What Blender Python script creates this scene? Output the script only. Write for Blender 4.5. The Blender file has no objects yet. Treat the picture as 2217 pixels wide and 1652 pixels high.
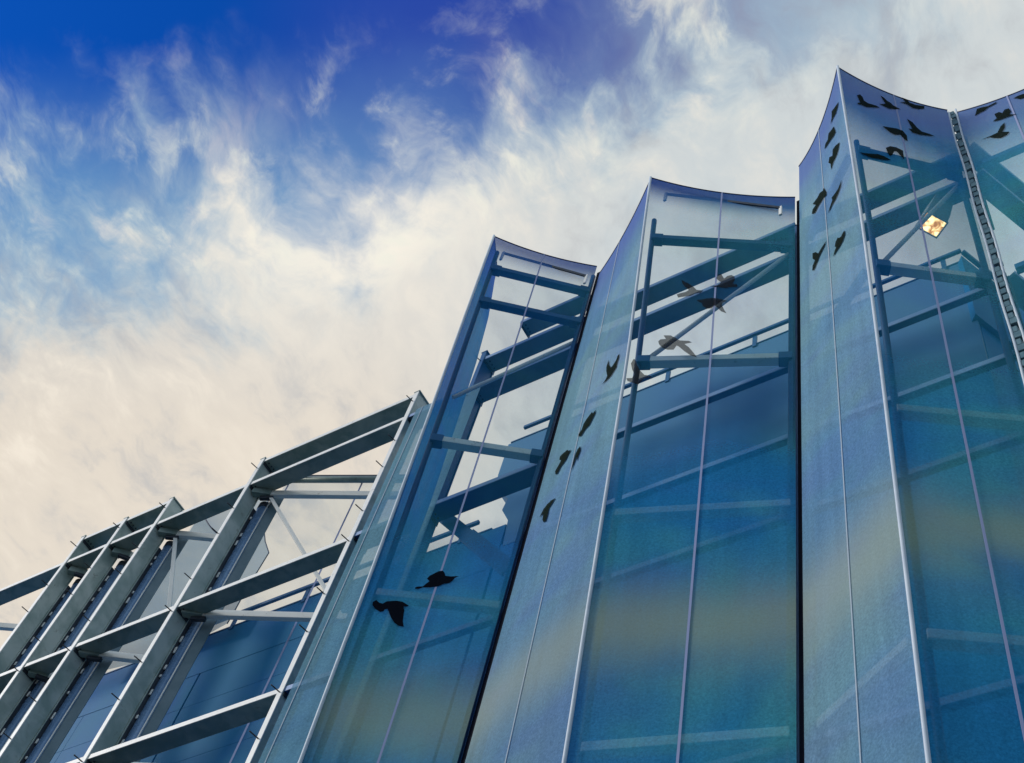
import bpy, bmesh, math, random
from mathutils import Vector, Matrix
random.seed(7)
scene = bpy.context.scene
col = scene.collection

# ------------------------------------------------------------------ camera
# World: X runs along the facade (to the right), Y into the building, Z up, metres.
IMG_W, IMG_H = 2217.0, 1652.0                     # size at which the photograph was measured
FOC = 2968.37                                     # focal length in those pixels
AX = Vector((0.84908989, -0.35928302, -0.38724936))   # world axes seen by the camera (right, down, forward)
AY = Vector((0.49878532, 0.78669485, 0.36376423))
AZ = Vector((0.17395276, -0.50202282, 0.84717975))
CAM = Vector((0.0, 0.0, 1.6))
right = Vector((AX.x, AY.x, AZ.x)); down = Vector((AX.y, AY.y, AZ.y)); fwd = Vector((AX.z, AY.z, AZ.z))
cam_data = bpy.data.cameras.new('camera')
cam_data.sensor_fit = 'HORIZONTAL'; cam_data.sensor_width = 36.0
cam_data.lens = FOC * 36.0 / IMG_W
cam_data.clip_start = 0.05; cam_data.clip_end = 5000
cam = bpy.data.objects.new('camera', cam_data); col.objects.link(cam)
m = Matrix.Identity(4)
for i in range(3):
    m[i][0] = right[i]; m[i][1] = -down[i]; m[i][2] = -fwd[i]; m[i][3] = CAM[i]
cam.matrix_world = m
scene.camera = cam

def ray(px, py):
    d = Vector((px - IMG_W / 2, py - IMG_H / 2, FOC)).normalized()
    return Vector((AX.dot(d), AY.dot(d), AZ.dot(d)))
def on_y(px, py, y):
    d = ray(px, py); return CAM + d * (y / d.y)
def on_x(px, py, x):
    d = ray(px, py); return CAM + d * (x / d.x)

# ------------------------------------------------------------------ sun, exposure
SUN_DIR = Vector((-0.70, -0.55, 0.42)).normalized()      # towards the sun
sun_l = bpy.data.lights.new('sun', 'SUN'); sun_l.energy = 2.6; sun_l.angle = math.radians(12.0)
sun_l.color = (1.0, 0.93, 0.84)
sun_o = bpy.data.objects.new('sun', sun_l); col.objects.link(sun_o)
sun_o.rotation_euler = SUN_DIR.to_track_quat('Z', 'Y').to_euler()
sun_o.location = (-20, -20, 40)
scene.view_settings.view_transform = 'Standard'; scene.view_settings.look = 'None'
scene.view_settings.exposure = 0.0; scene.view_settings.gamma = 1.0
scene.view_settings.use_curve_mapping = False

# ------------------------------------------------------------------ node helpers
class NT:
    def __init__(s, tree): s.t = tree; s.n = tree.nodes; s.l = tree.links; s.n.clear()
    def new(s, typ, **kw):
        nd = s.n.new(typ)
        for k, v in kw.items(): setattr(nd, k, v)
        return nd
    def put(s, sock, v):
        if hasattr(v, 'is_output') or isinstance(v, bpy.types.NodeSocket): s.l.new(v, sock)
        elif isinstance(v, (tuple, list)) and len(v) == 3 and sock.type == 'RGBA': sock.default_value = (*v, 1)
        else: sock.default_value = v
    def math(s, op, a, b=0.0, c=None, clamp=False):
        nd = s.new('ShaderNodeMath', operation=op, use_clamp=clamp)
        s.put(nd.inputs[0], a); s.put(nd.inputs[1], b)
        if c is not None: s.put(nd.inputs[2], c)
        return nd.outputs[0]
    def add(s, a, b): return s.math('ADD', a, b)
    def sub(s, a, b): return s.math('SUBTRACT', a, b)
    def mul(s, a, b): return s.math('MULTIPLY', a, b)
    def smooth(s, v, a, b, lo=0.0, hi=1.0):
        nd = s.new('ShaderNodeMapRange', interpolation_type='SMOOTHSTEP')
        s.put(nd.inputs['Value'], v)
        for k, x in (('From Min', a), ('From Max', b), ('To Min', lo), ('To Max', hi)): nd.inputs[k].default_value = x
        return nd.outputs[0]
    def lin(s, v, a, b, lo=0.0, hi=1.0):
        nd = s.new('ShaderNodeMapRange', clamp=True); s.put(nd.inputs['Value'], v)
        for k, x in (('From Min', a), ('From Max', b), ('To Min', lo), ('To Max', hi)): nd.inputs[k].default_value = x
        return nd.outputs[0]
    def mix(s, f, a, b, mode='MIX'):
        nd = s.new('ShaderNodeMix', data_type='RGBA', blend_type=mode)
        s.put(nd.inputs['Factor'], f); s.put(nd.inputs['A'], a); s.put(nd.inputs['B'], b)
        return nd.outputs['Result']
    def noise(s, vec, scale, detail=4.0, rough=0.5, dist=0.0, dims='3D'):
        nd = s.new('ShaderNodeTexNoise', noise_dimensions=dims)
        if vec is not None: s.put(nd.inputs['Vector'], vec)
        nd.inputs['Scale'].default_value = scale; nd.inputs['Detail'].default_value = detail
        nd.inputs['Roughness'].default_value = rough; nd.inputs['Distortion'].default_value = dist
        return nd.outputs['Fac']
    def combine(s, x, y, z=0.0):
        nd = s.new('ShaderNodeCombineXYZ'); s.put(nd.inputs[0], x); s.put(nd.inputs[1], y); s.put(nd.inputs[2], z)
        return nd.outputs[0]
    def sep(s, v):
        nd = s.new('ShaderNodeSeparateXYZ'); s.put(nd.inputs[0], v); return nd.outputs

# ------------------------------------------------------------------ world: Nishita sky under a torn cloud deck
world = bpy.data.worlds.new('World'); scene.world = world; world.use_nodes = True
N = NT(world.node_tree)
out = N.new('ShaderNodeOutputWorld'); bg = N.new('ShaderNodeBackground')
SKY_STRENGTH = 0.1
bg.inputs['Strength'].default_value = SKY_STRENGTH
N.l.new(bg.outputs[0], out.inputs['Surface'])
sky = N.new('ShaderNodeTexSky', sky_type='NISHITA', sun_disc=False)
sky.sun_elevation = math.asin(SUN_DIR.z); sky.sun_rotation = math.atan2(SUN_DIR.x, SUN_DIR.y)
sky.air_density = 1.0; sky.dust_density = 0.3; sky.ozone_density = 3.0
dirv = N.new('ShaderNodeTexCoord').outputs['Generated']
dx, dy, dz = N.sep(dirv)
zc = N.math('MAXIMUM', dz, 0.06)
u = N.math('DIVIDE', dx, zc); v = N.math('DIVIDE', dy, zc)      # position on a flat cloud deck
def plane(cu, cv, c0): return N.add(N.add(N.mul(u, cu), N.mul(v, cv)), c0)
s_ = plane(2.215, 1.953, 0.3 + 2.215 * 0.575 - 1.953 * 0.034)   # along the edge of the deck
t_ = plane(-0.973, 1.959, 0.08 - 0.973 * 0.575 - 1.959 * 0.034) # across it, into the cloud
pos = N.combine(s_, t_)
w1 = N.noise(pos, 1.7, 4, 0.55)
w2 = N.noise(N.combine(N.add(s_, 7.3), N.add(t_, 2.1)), 1.7, 4, 0.55)
ws = N.add(s_, N.mul(N.sub(w1, 0.5), 0.30)); wt = N.add(t_, N.mul(N.sub(w2, 0.5), 0.30))
# streaks drawn out across the deck
along = N.add(N.mul(ws, 0.80), N.mul(wt, 0.60)); across = N.sub(N.mul(wt, 0.80), N.mul(ws, 0.60))
streak = N.noise(N.combine(N.mul(along, 0.85), N.mul(across, 1.7)), 2.6, 10, 0.60, 0.0)
fine = N.noise(N.combine(N.add(N.mul(along, 0.8), 3.1), N.mul(across, 1.5)), 8.0, 9, 0.62, 0.0)
puff = N.noise(N.combine(N.add(ws, 1.7), N.add(wt, 4.2)), 4.6, 10, 0.60, 0.15)
# edge of the deck
edge = N.sub(N.sub(0.47, N.mul(s_, 0.15)), N.mul(N.math('MAXIMUM', N.sub(s_, 1.05), 0.0), 0.35))
q = N.sub(t_, edge)
qn = N.add(N.add(q, N.mul(N.sub(streak, 0.5), 0.75)), N.mul(N.sub(puff, 0.5), 0.45))
cover = N.smooth(qn, -0.16, 0.22)
veil = N.smooth(N.add(t_, N.mul(N.sub(w1, 0.5), 0.3)), 0.04, 0.46, 0.0, 0.70)   # thin high veil before the deck itself
cover = N.math('MAXIMUM', cover, N.smooth(N.add(t_, N.mul(N.sub(streak, 0.5), 0.5)), 0.50, 0.95))
veil_l = N.mul(N.mul(N.smooth(streak, 0.42, 0.66), N.smooth(s_, 0.85, 0.30)), N.smooth(N.add(t_, N.mul(N.sub(puff, 0.5), 0.3)), 0.05, 0.26))
cover = N.math('MAXIMUM', cover, N.mul(veil_l, 0.72))
haze_r = N.smooth(N.add(s_, N.mul(N.sub(streak, 0.5), 0.5)), 1.05, 1.95, 0.0, 0.93)
cover = N.math('MAXIMUM', cover, haze_r)
cover = N.math('MAXIMUM', cover, N.smooth(t_, -0.35, -1.1, 0.0, 0.85))     # unseen cloud added past the gap for whiter front light
# blue of the clear sky
tint = N.mix(N.smooth(s_, 0.45, 1.0), (0.02, 0.30, 0.88), (0.22, 0.34, 0.98))
clear = N.mix(1.0, sky.outputs[0], tint, 'MULTIPLY')
gain = N.new('ShaderNodeVectorMath', operation='SCALE'); N.l.new(clear, gain.inputs[0]); gain.inputs['Scale'].default_value = 1.75
clear = gain.outputs[0]
K = 1.0 / SKY_STRENGTH
def kc(r, g, b):
    f = lambda c: ((c / 255.0 + 0.055) / 1.055) ** 2.4 * K
    return (f(r), f(g), f(b))
clear = N.mix(veil, clear, kc(124, 172, 206))
body = N.mix(N.smooth(t_, 0.40, 0.95), kc(210, 210, 208), kc(229, 219, 205))
body = N.mix(N.smooth(s_, 0.9, 1.7), body, kc(206, 213, 215))
body = N.mix(N.smooth(qn, 0.0, 0.30), kc(176, 198, 210), body)
shade = N.add(N.mul(N.sub(streak, 0.5), 1.1), N.mul(N.sub(fine, 0.5), 0.8))
body = N.mix(N.mul(N.smooth(shade, 0.0, 0.30, 0.0, 0.85), N.math('MAXIMUM', N.smooth(N.add(t_, N.mul(s_, 0.5)), 1.35, 0.8), 0.4)), body, kc(250, 240, 224))
body = N.mix(N.smooth(shade, 0.04, -0.26, 0.0, 0.62), body, kc(178, 181, 186))
ds = N.math('SUBTRACT', ws, 0.86); dt = N.math('SUBTRACT', wt, 0.43)
r2 = N.add(N.mul(ds, N.mul(ds, 1.0)), N.mul(dt, N.mul(dt, 2.0)))
glow = N.math('POWER', 2.718, N.mul(r2, -9.0))                 # thin spot in the deck, brightest cloud
body = N.mix(N.mul(glow, N.lin(puff, 0.25, 0.6, 0.55, 1.0)), body, kc(255, 247, 232))
skycol = N.mix(cover, clear, body)
# torn white wisps along the edge
wm = N.mul(N.smooth(q, -0.34, -0.10), N.smooth(q, 0.40, 0.12))
wisp = N.mul(N.mul(N.smooth(puff, 0.47, 0.66), N.smooth(fine, 0.43, 0.60)), wm)
wisp = N.mul(wisp, N.smooth(streak, 0.36, 0.56))
skycol = N.mix(N.mul(wisp, 0.55), skycol, kc(232, 236, 224))
N.l.new(skycol, bg.inputs['Color'])

# ------------------------------------------------------------------ materials
def mat(name):
    mt = bpy.data.materials.new(name); mt.use_nodes = True
    n = NT(mt.node_tree); o = n.new('ShaderNodeOutputMaterial')
    return mt, n, o
def objpos(n):
    return n.new('ShaderNodeTexCoord').outputs['Object']
def steel(name, c0, c1, metallic, rough, dirt=0.35, scale=3.0, bump=0.12):
    mt, n, o = mat(name); b = n.new('ShaderNodeBsdfPrincipled')
    p = n.new('ShaderNodeNewGeometry').outputs['Position']
    a = n.noise(p, scale, 6, 0.6, 0.4); f = n.noise(p, scale * 9, 5, 0.65)
    c = n.mix(n.smooth(a, 0.35, 0.65), c0, c1)
    st = n.mul(n.smooth(n.noise(p, scale * 2.3, 7, 0.7, 0.8), 0.56, 0.72), n.smooth(f, 0.45, 0.6))
    c = n.mix(n.mul(st, dirt), c, (0.10, 0.075, 0.05))
    n.put(b.inputs['Base Color'], c); b.inputs['Metallic'].default_value = metallic
    n.put(b.inputs['Roughness'], n.lin(f, 0.3, 0.7, rough - 0.08, rough + 0.1))
    bp = n.new('ShaderNodeBump'); bp.inputs['Strength'].default_value = bump; bp.inputs['Distance'].default_value = 0.01
    n.put(bp.inputs['Height'], f); n.l.new(bp.outputs[0], b.inputs['Normal'])
    n.l.new(b.outputs[0], o.inputs[0]); return mt
M = {}
M['galv'] = steel('galvanised_steel', (0.16, 0.24, 0.225), (0.28, 0.345, 0.32), 0.15, 0.42, 0.6)
M['galv_web'] = steel('mottled_galvanised_web', (0.28, 0.37, 0.345), (0.48, 0.55, 0.52), 0.1, 0.42, 0.75, 2.4)
M['covered'] = steel('grey_teal_steel', (0.13, 0.21, 0.25), (0.18, 0.26, 0.29), 0.1, 0.5)  # galvanised steel with the mesh's haze put into its colour
M['lightsteel'] = steel('pale_painted_and_lit_steel', (0.78, 0.79, 0.76), (0.86, 0.86, 0.82), 0.0, 0.45, 0.7)  # pale strut paint; on front lips, daylight put into the colour
M['tube'] = steel('blue_anodised_tube', (0.12, 0.23, 0.42), (0.15, 0.27, 0.46), 0.2, 0.25, 0.0, 1.0, 0.0)
M['frame'] = steel('shade_darkened_frame', (0.004, 0.045, 0.15), (0.006, 0.06, 0.17), 0.0, 0.6, 0.0)  # shade put into the colour: tubes darkened against sunlight to sink into the wall
M['darksteel'] = steel('dark_steel', (0.035, 0.045, 0.06), (0.06, 0.07, 0.09), 0.3, 0.5)
M['bluesteel'] = steel('blue_grey_steel', (0.012, 0.085, 0.25), (0.02, 0.11, 0.26), 0.1, 0.5, 0.2)  # blue of the mesh veil put into the covered steel's colour
M['bluelip'] = steel('lit_veiled_steel', (0.22, 0.34, 0.58), (0.28, 0.40, 0.60), 0.0, 0.5, 0.1)  # light on front edges and mesh haze both put into this colour
M['stripgrey'] = steel('blue_grey_strip', (0.10, 0.17, 0.21), (0.14, 0.21, 0.25), 0.1, 0.5, 0.2)
M['rubber'] = steel('black_rubber', (0.002, 0.003, 0.010), (0.004, 0.006, 0.014), 0.0, 0.8, 0.0, 3.0, 0.0)
M['rubber'].node_tree.nodes['Principled BSDF'].inputs['Specular IOR Level'].default_value = 0.05
M['cable'] = steel('black_cable', (0.02, 0.025, 0.03), (0.03, 0.035, 0.04), 0.2, 0.5, 0.0)
M['webbing'] = steel('teal_webbing', (0.05, 0.13, 0.18), (0.10, 0.20, 0.25), 0.0, 0.7, 0.3, 8.0)

def wallmat(name, c0, c1):
    mt, n, o = mat(name); b = n.new('ShaderNodeBsdfPrincipled')
    p = n.new('ShaderNodeNewGeometry').outputs['Position']
    a = n.noise(p, 0.45, 4, 0.55, 0.5)
    n.put(b.inputs['Base Color'], n.mix(n.smooth(a, 0.35, 0.65), c0, c1))
    b.inputs['Roughness'].default_value = 0.6; b.inputs['Specular IOR Level'].default_value = 0.15
    n.l.new(b.outputs[0], o.inputs[0]); return mt
M['wall'] = wallmat('deep_blue_cladding', (0.003, 0.13, 0.40), (0.003, 0.17, 0.34))
M['fascia'] = wallmat('slate_blue_fascia', (0.07, 0.19, 0.38), (0.09, 0.22, 0.38))
M['roof'] = wallmat('grey_roofing', (0.10, 0.11, 0.12), (0.13, 0.13, 0.13))

def fabric(name, scatter, op_face, op_graze, edge0=0.44, edge1=0.72, hem=1.7, hem_op=0.36, tcol=(0.93, 0.98, 1.0), dense=0.0, band_op=0.16, band_c=0.85):
    """Open-weave mesh: see-through face on, closing up at a slant; soft ochre band at one height and violet head band."""
    mt, n, o = mat(name)
    uv = n.new('ShaderNodeUVMap').outputs[0]; ux, vy, _ = n.sep(uv)      # x = across, y = metres below the top edge
    p = n.new('ShaderNodeNewGeometry').outputs['Position']
    px, py, pz = n.sep(p)
    lw = n.new('ShaderNodeLayerWeight'); lw.inputs['Blend'].default_value = 0.5
    op = n.smooth(lw.outputs['Facing'], edge0, edge1, op_face, op_graze)
    low = n.noise(p, 0.55, 3, 0.5, 0.4); low2 = n.noise(n.combine(px, py, n.mul(pz, 2.0)), 0.8, 2, 0.5)
    c = n.mix(n.smooth(low, 0.38, 0.62), scatter[0], scatter[1])
    c = n.mix(n.smooth(low2, 0.45, 0.68, 0.0, 0.35), c, scatter[2])
    grain = n.noise(p, 46, 2, 0.8); crease = n.noise(n.combine(n.mul(px, 5.0), n.mul(py, 5.0), n.mul(pz, 0.35)), 1.6, 4, 0.6)
    lum = n.mul(n.lin(grain, 0.3, 0.7, 0.80, 1.20), n.lin(crease, 0.3, 0.7, 0.90, 1.10))
    sc_ = n.new('ShaderNodeVectorMath', operation='SCALE'); n.put(sc_.inputs[0], c); n.put(sc_.inputs['Scale'], lum); c = sc_.outputs[0]
    dn = n.smooth(n.add(pz, n.mul(n.sub(low, 0.5), 1.2)), 13.4, 11.6)          # sun-scatter haze painted in: mesh made denser towards the foot
    op = n.math('MAXIMUM', op, n.mul(dn, dense))
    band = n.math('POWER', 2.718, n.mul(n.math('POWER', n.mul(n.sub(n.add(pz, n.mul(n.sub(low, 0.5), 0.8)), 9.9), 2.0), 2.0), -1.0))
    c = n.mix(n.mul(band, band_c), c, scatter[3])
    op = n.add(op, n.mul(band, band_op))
    hm = n.smooth(vy, hem, hem * 0.1)
    c = n.mix(n.mul(hm, 0.8), c, scatter[4])
    op = n.math('ADD', op, n.mul(hm, hem_op), clamp=True)
    op = n.mul(op, n.lin(n.noise(p, 60, 3, 0.7), 0.3, 0.7, 0.92, 1.06))
    di = n.new('ShaderNodeBsdfDiffuse'); tr = n.new('ShaderNodeBsdfTranslucent'); tp = n.new('ShaderNodeBsdfTransparent')
    n.put(di.inputs[0], c); n.put(tr.inputs[0], c); tp.inputs[0].default_value = (*tcol, 1)
    m1 = n.new('ShaderNodeMixShader'); m1.inputs[0].default_value = 0.35
    n.l.new(di.outputs[0], m1.inputs[1]); n.l.new(tr.outputs[0], m1.inputs[2])
    m2 = n.new('ShaderNodeMixShader'); n.put(m2.inputs[0], op)
    n.l.new(tp.outputs[0], m2.inputs[1]); n.l.new(m1.outputs[0], m2.inputs[2])
    n.l.new(m2.outputs[0], o.inputs[0]); return mt
SR = ((0.03, 0.30, 0.60), (0.09, 0.46, 0.54), (0.06, 0.24, 0.66), (0.52, 0.58, 0.36), (0.09, 0.13, 0.44))
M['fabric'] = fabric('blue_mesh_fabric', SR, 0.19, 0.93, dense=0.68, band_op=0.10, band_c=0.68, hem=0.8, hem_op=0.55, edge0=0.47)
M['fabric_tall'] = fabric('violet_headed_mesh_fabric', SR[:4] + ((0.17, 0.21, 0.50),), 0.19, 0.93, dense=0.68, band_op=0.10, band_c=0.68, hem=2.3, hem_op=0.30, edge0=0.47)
SL = ((0.17, 0.35, 0.54), (0.22, 0.41, 0.50), (0.16, 0.26, 0.58), (0.50, 0.55, 0.42), (0.13, 0.19, 0.50))  # greyer copy of the mesh: warm sun on left faces put into colour
M['fabric_sunlit'] = fabric('sunlit_blue_mesh_fabric', SL, 0.22, 0.93, dense=0.80, band_op=0.05, band_c=0.58)
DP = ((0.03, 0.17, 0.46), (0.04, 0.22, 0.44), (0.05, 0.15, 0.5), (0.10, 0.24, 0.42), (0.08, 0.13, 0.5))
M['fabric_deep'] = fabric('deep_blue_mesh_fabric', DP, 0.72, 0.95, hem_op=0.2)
M['fabric_strip'] = fabric('grey_blue_mesh_fabric', ((0.16, 0.34, 0.48), (0.20, 0.40, 0.48), (0.10, 0.24, 0.52), (0.14, 0.34, 0.54), (0.2, 0.36, 0.46)), 0.62, 0.9, hem_op=0.0)
M['inner'] = fabric('pale_mesh_fabric', ((0.08, 0.32, 0.54), (0.14, 0.38, 0.52), (0.08, 0.22, 0.60), (0.08, 0.26, 0.58), (0.45, 0.48, 0.50)), 0.16, 0.8, 0.5, 0.85, 0.5, 0.1)

def printmat(name, colr, op):
    mt, n, o = mat(name); di = n.new('ShaderNodeBsdfDiffuse'); di.inputs[0].default_value = (*colr, 1)
    tp = n.new('ShaderNodeBsdfTransparent'); mx = n.new('ShaderNodeMixShader'); mx.inputs[0].default_value = op
    n.l.new(tp.outputs[0], mx.inputs[1]); n.l.new(di.outputs[0], mx.inputs[2]); n.l.new(mx.outputs[0], o.inputs[0]); return mt
M['bird_black'] = printmat('black_bird_print', (0.006, 0.008, 0.014), 0.97)
M['bird'] = printmat('olive_black_bird_print', (0.014, 0.022, 0.018), 0.80)
M['bird_faded'] = printmat('faded_bird_print', (0.03, 0.028, 0.025), 0.52)
M['grey_mesh'] = printmat('grey_mesh_cloth', (0.26, 0.36, 0.42), 0.72)
M['piping'] = steel('pale_piping', (0.50, 0.58, 0.68), (0.60, 0.68, 0.76), 0.0, 0.5, 0.0)
M['flap'] = printmat('pale_mesh_flap', (0.62, 0.68, 0.68), 0.85)
M['weld'] = printmat('violet_weld', (0.36, 0.42, 0.66), 0.85)
M['weld_thin'] = printmat('pale_weld', (0.48, 0.56, 0.64), 0.65)
mt, n, o = mat('ground_paving'); b = n.new('ShaderNodeBsdfPrincipled')
n.put(b.inputs['Base Color'], n.mix(n.noise(n.new('ShaderNodeNewGeometry').outputs['Position'], 0.6, 6), (0.045, 0.045, 0.045), (0.07, 0.068, 0.065)))
b.inputs['Roughness'].default_value = 0.8; n.l.new(b.outputs[0], o.inputs[0]); M['ground'] = mt
mt, n, o = mat('lit_lamp_glass'); e = n.new('ShaderNodeEmission')
tc = n.new('ShaderNodeTexCoord').outputs['Object']
g = n.noise(tc, 11, 2, 0.5, 0.6)
n.put(e.inputs['Color'], n.mix(n.smooth(g, 0.36, 0.6), (0.90, 0.34, 0.03), (1.0, 0.78, 0.36)))
n.put(e.inputs['Strength'], n.smooth(g, 0.36, 0.62, 1.3, 4.5)); n.l.new(e.outputs[0], o.inputs[0]); M['lamp'] = mt

# ------------------------------------------------------------------ mesh helpers
class MB:
    def __init__(s): s.v = []; s.f = []; s.sm = []
    def quad(s, *idx, smooth=False): s.f.append(idx); s.sm.append(smooth)
    def bar(s, p0, p1, a, b):
        """box from p0 to p1; a and b are half cross-section vectors"""
        p0, p1, a, b = map(Vector, (p0, p1, a, b)); k = len(s.v)
        for p in (p0, p1):
            s.v += [p - a - b, p + a - b, p + a + b, p - a + b]
        for f in ((0, 3, 2, 1), (4, 5, 6, 7), (0, 1, 5, 4), (1, 2, 6, 5), (2, 3, 7, 6), (3, 0, 4, 7)):
            s.quad(*[k + i for i in f])
        return s
    def box(s, x0, x1, y0, y1, z0, z1):
        return s.bar(((x0 + x1) / 2, (y0 + y1) / 2, z0), ((x0 + x1) / 2, (y0 + y1) / 2, z1), ((x1 - x0) / 2, 0, 0), (0, (y1 - y0) / 2, 0))
    def tube(s, pts, r, n=10, caps=True):
        pts = [Vector(p) for p in pts]; k = len(s.v)
        for i, p in enumerate(pts):
            d = (pts[min(i + 1, len(pts) - 1)] - pts[max(i - 1, 0)]).normalized()
            ref = Vector((0, 0, 1)) if abs(d.z) < 0.9 else Vector((1, 0, 0))
            a = d.cross(ref).normalized(); b_ = d.cross(a)
            rr = r[i] if isinstance(r, (list, tuple)) else r
            for j in range(n):
                an = 2 * math.pi * j / n; s.v.append(p + a * (rr * math.cos(an)) + b_ * (rr * math.sin(an)))
        for i in range(len(pts) - 1):
            for j in range(n):
                j2 = (j + 1) % n
                s.quad(k + i * n + j, k + i * n + j2, k + (i + 1) * n + j2, k + (i + 1) * n + j, smooth=True)
        if caps:
            s.quad(*[k + j for j in range(n)][::-1]); e_ = k + (len(pts) - 1) * n
            s.quad(*[e_ + j for j in range(n)])
        return s
    def poly(s, pts):
        k = len(s.v); s.v += [Vector(p) for p in pts]; s.quad(*range(k, k + len(pts))); return s
    def slab(s, pts, off):
        """flat outline given thickness"""
        n_ = len(pts); k = len(s.v); off = Vector(off)
        s.v += [Vector(p) for p in pts] + [Vector(p) + off for p in pts]
        s.quad(*range(k, k + n_)); s.quad(*[k + n_ + i for i in range(n_)][::-1])
        for i in range(n_):
            j = (i + 1) % n_; s.quad(k + j, k + i, k + n_ + i, k + n_ + j)
        return s
    def build(s, name, material, parent=None, bevel=0.0, origin=None):
        me = bpy.data.meshes.new(name)
        og = Vector(origin) if origin is not None else Vector((0, 0, 0))
        if parent is not None and origin is None: og = Vector(parent.location)
        me.from_pydata([v - og for v in s.v], [], s.f); me.update()
        for p, sm in zip(me.polygons, s.sm): p.use_smooth = sm
        me.materials.append(M[material])
        ob = bpy.data.objects.new(name, me); col.objects.link(ob)
        if parent is not None:
            ob.parent = parent
            g = parent; base = Vector((0, 0, 0))
            while g is not None: base += Vector(g.location); g = g.parent
            ob.location = og - base
        else: ob.location = og
        if bevel:
            md = ob.modifiers.new('bevel', 'BEVEL'); md.width = bevel; md.segments = 2; md.limit_method = 'ANGLE'
        return ob
def wloc(o):
    g = o; b_ = Vector((0, 0, 0))
    while g is not None: b_ += Vector(g.location); g = g.parent
    return b_
def part(mb, name, material, parent, bevel=0.0): return mb.build(name, material, parent, bevel, origin=wloc(parent))
def thing(name, label, cat, loc=(0, 0, 0), group=None):
    o_ = bpy.data.objects.new(name, None); o_.empty_display_size = 0.2; col.objects.link(o_); o_.location = loc
    o_['label'] = label; o_['category'] = cat
    if group: o_['group'] = group
    return o_
def tag(o_, label, cat, group=None):
    o_['label'] = label; o_['category'] = cat
    if group: o_['group'] = group
    return o_
def interp(tab, z):
    if z >= tab[0][0]:
        (z0, y0), (z1, y1) = tab[0], tab[1]
        return y0 + (y1 - y0) * (z - z0) / (z1 - z0)
    for (z0, y0), (z1, y1) in zip(tab, tab[1:]):
        if z >= z1: return y0 + (y1 - y0) * (z - z0) / (z1 - z0)
    return tab[-1][1]

# ------------------------------------------------------------------ setting: ground
g = MB().poly([(-900, -900, 0), (900, -900, 0), (900, 900, 0), (-900, 900, 0)]).build('ground', 'ground')
g['kind'] = 'structure'

# ------------------------------------------------------------------ the building behind the screen
YW = 8.0
bld = thing('building', 'deep blue clad building with stepped roof behind the mesh screens', 'building', (-6, YW + 4, 0))
XL, XR = -12.55, -8.13                      # the low roof lies between two tall blocks
ZT, ZL = 18.1, 15.9
part(MB().box(-30, XL - 0.02, YW + 0.06, 18, 0, ZL - 0.4), 'wall', 'wall', bld)
part(MB().box(XL - 0.02, XR + 0.4, YW + 0.06, 18, 0, ZL - 0.4), 'wall', 'wall', bld)
XC = on_y(2086, 560, YW).x                 # the tall block turns a corner here
TU = Vector((0.40, 0.917, 0))               # direction of the returning wall
def prism(xy, z0, z1):
    return MB().slab([(x, y, z0) for x, y in xy][::-1], (0, 0, z1 - z0))
part(prism([(XR + 0.4, YW + 0.06), (XC, YW + 0.06), (XC + TU.x * 12, YW + 0.06 + TU.y * 12), (XR + 0.4, YW + 0.06 + TU.y * 12)], 0, ZT - 0.5), 'wall', 'wall', bld)
part(prism([(XC, YW - 0.1), (XC + TU.x * 12 + 0.05, YW - 0.1 + TU.y * 12), (XC + TU.x * 12 - 0.25, YW + TU.y * 12), (XC - 0.3, YW + 0.22)], ZT - 1.6, ZT), 'parapet', 'wall', bld)
# parapets with their end profiles, each a thick slab
def parapet(pts, name='parapet', m_='wall'):
    return part(MB().slab([(x, YW - 0.016, z) for x, z in pts], (0, 0.30, 0)), name, m_, bld)
parapet([(-30, ZL - 0.9), (XR + 0.42, ZL - 0.9), (XR + 0.42, ZL), (-30, ZL)][::-1])
parapet([(-7.66, ZL - 0.5), (XC - 0.01, ZL - 0.5), (XC - 0.01, ZT), (-8.13, ZT), (-8.14, 17.31), (-8.10, 16.95), (-7.82, 16.55), (-7.86, 16.3), (-7.70, 15.98)][::-1], m_='fascia')
for x0, x1, zz in ((-30, XR + 0.2, ZL), (-8.09, XC, ZT)):
    part(MB().box(x0, x1, YW - 0.03, YW + 0.27, zz + 0.004, zz + 0.03), 'coping', 'bluesteel', bld, 0.008)
# cladding boards, one mesh shared by each width
zrow = [ZL - 1.6 - 1.15 * i for i in range(12)]
def cladding(x0, x1, w):
    nx = max(1, round((x1 - x0) / w)); w = (x1 - x0) / nx
    first = None
    for zb in zrow:
        for i in range(nx):
            if first is None:
                first = MB().bar((0, 0, 0), (0, 0, 1.145), (w / 2 - 0.002, 0, 0), (0, 0.03, 0)).build('cladding_panel', 'wall', None, 0.003)
                ob = first
            else:
                ob = first.copy(); col.objects.link(ob)
            ob.parent = bld
            ob.location = Vector((x0 + w * (i + 0.5), YW + 0.02, zb)) - Vector(bld.location)
cladding(-17.0, XL - 0.03, 2.2); cladding(XL, XR + 0.38, 2.4); cladding(XR + 0.42, XC, 2.5)
def railing(x0, x1, z, label, ends=()):
    t = thing('roof_railing', label, 'railing', ((x0 + x1) / 2, YW, z), 'railings on the roof edge')
    yr = YW - 0.04
    part(MB().bar((x0, yr, z + 0.27), (x1, yr, z + 0.27), (0, 0.025, 0), (0, 0, 0.03)), 'handrail', 'bluesteel', t, 0.008)
    k = 0; x = x1 - 0.25
    while x > x0:
        part(MB().bar((x, yr + 0.02, z - 0.05), (x, yr + 0.02, z + 0.24), (0.03, 0, 0), (0, 0.015, 0)), 'baluster', 'bluesteel', t); x -= 1.32
    return t
rl = railing(-7.9, XC, ZT, 'low blue handrail on the tall roof behind the covered screens')
c0 = Vector((XC, YW - 0.04, ZT + 0.27)); c1 = c0 + TU * 9
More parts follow.
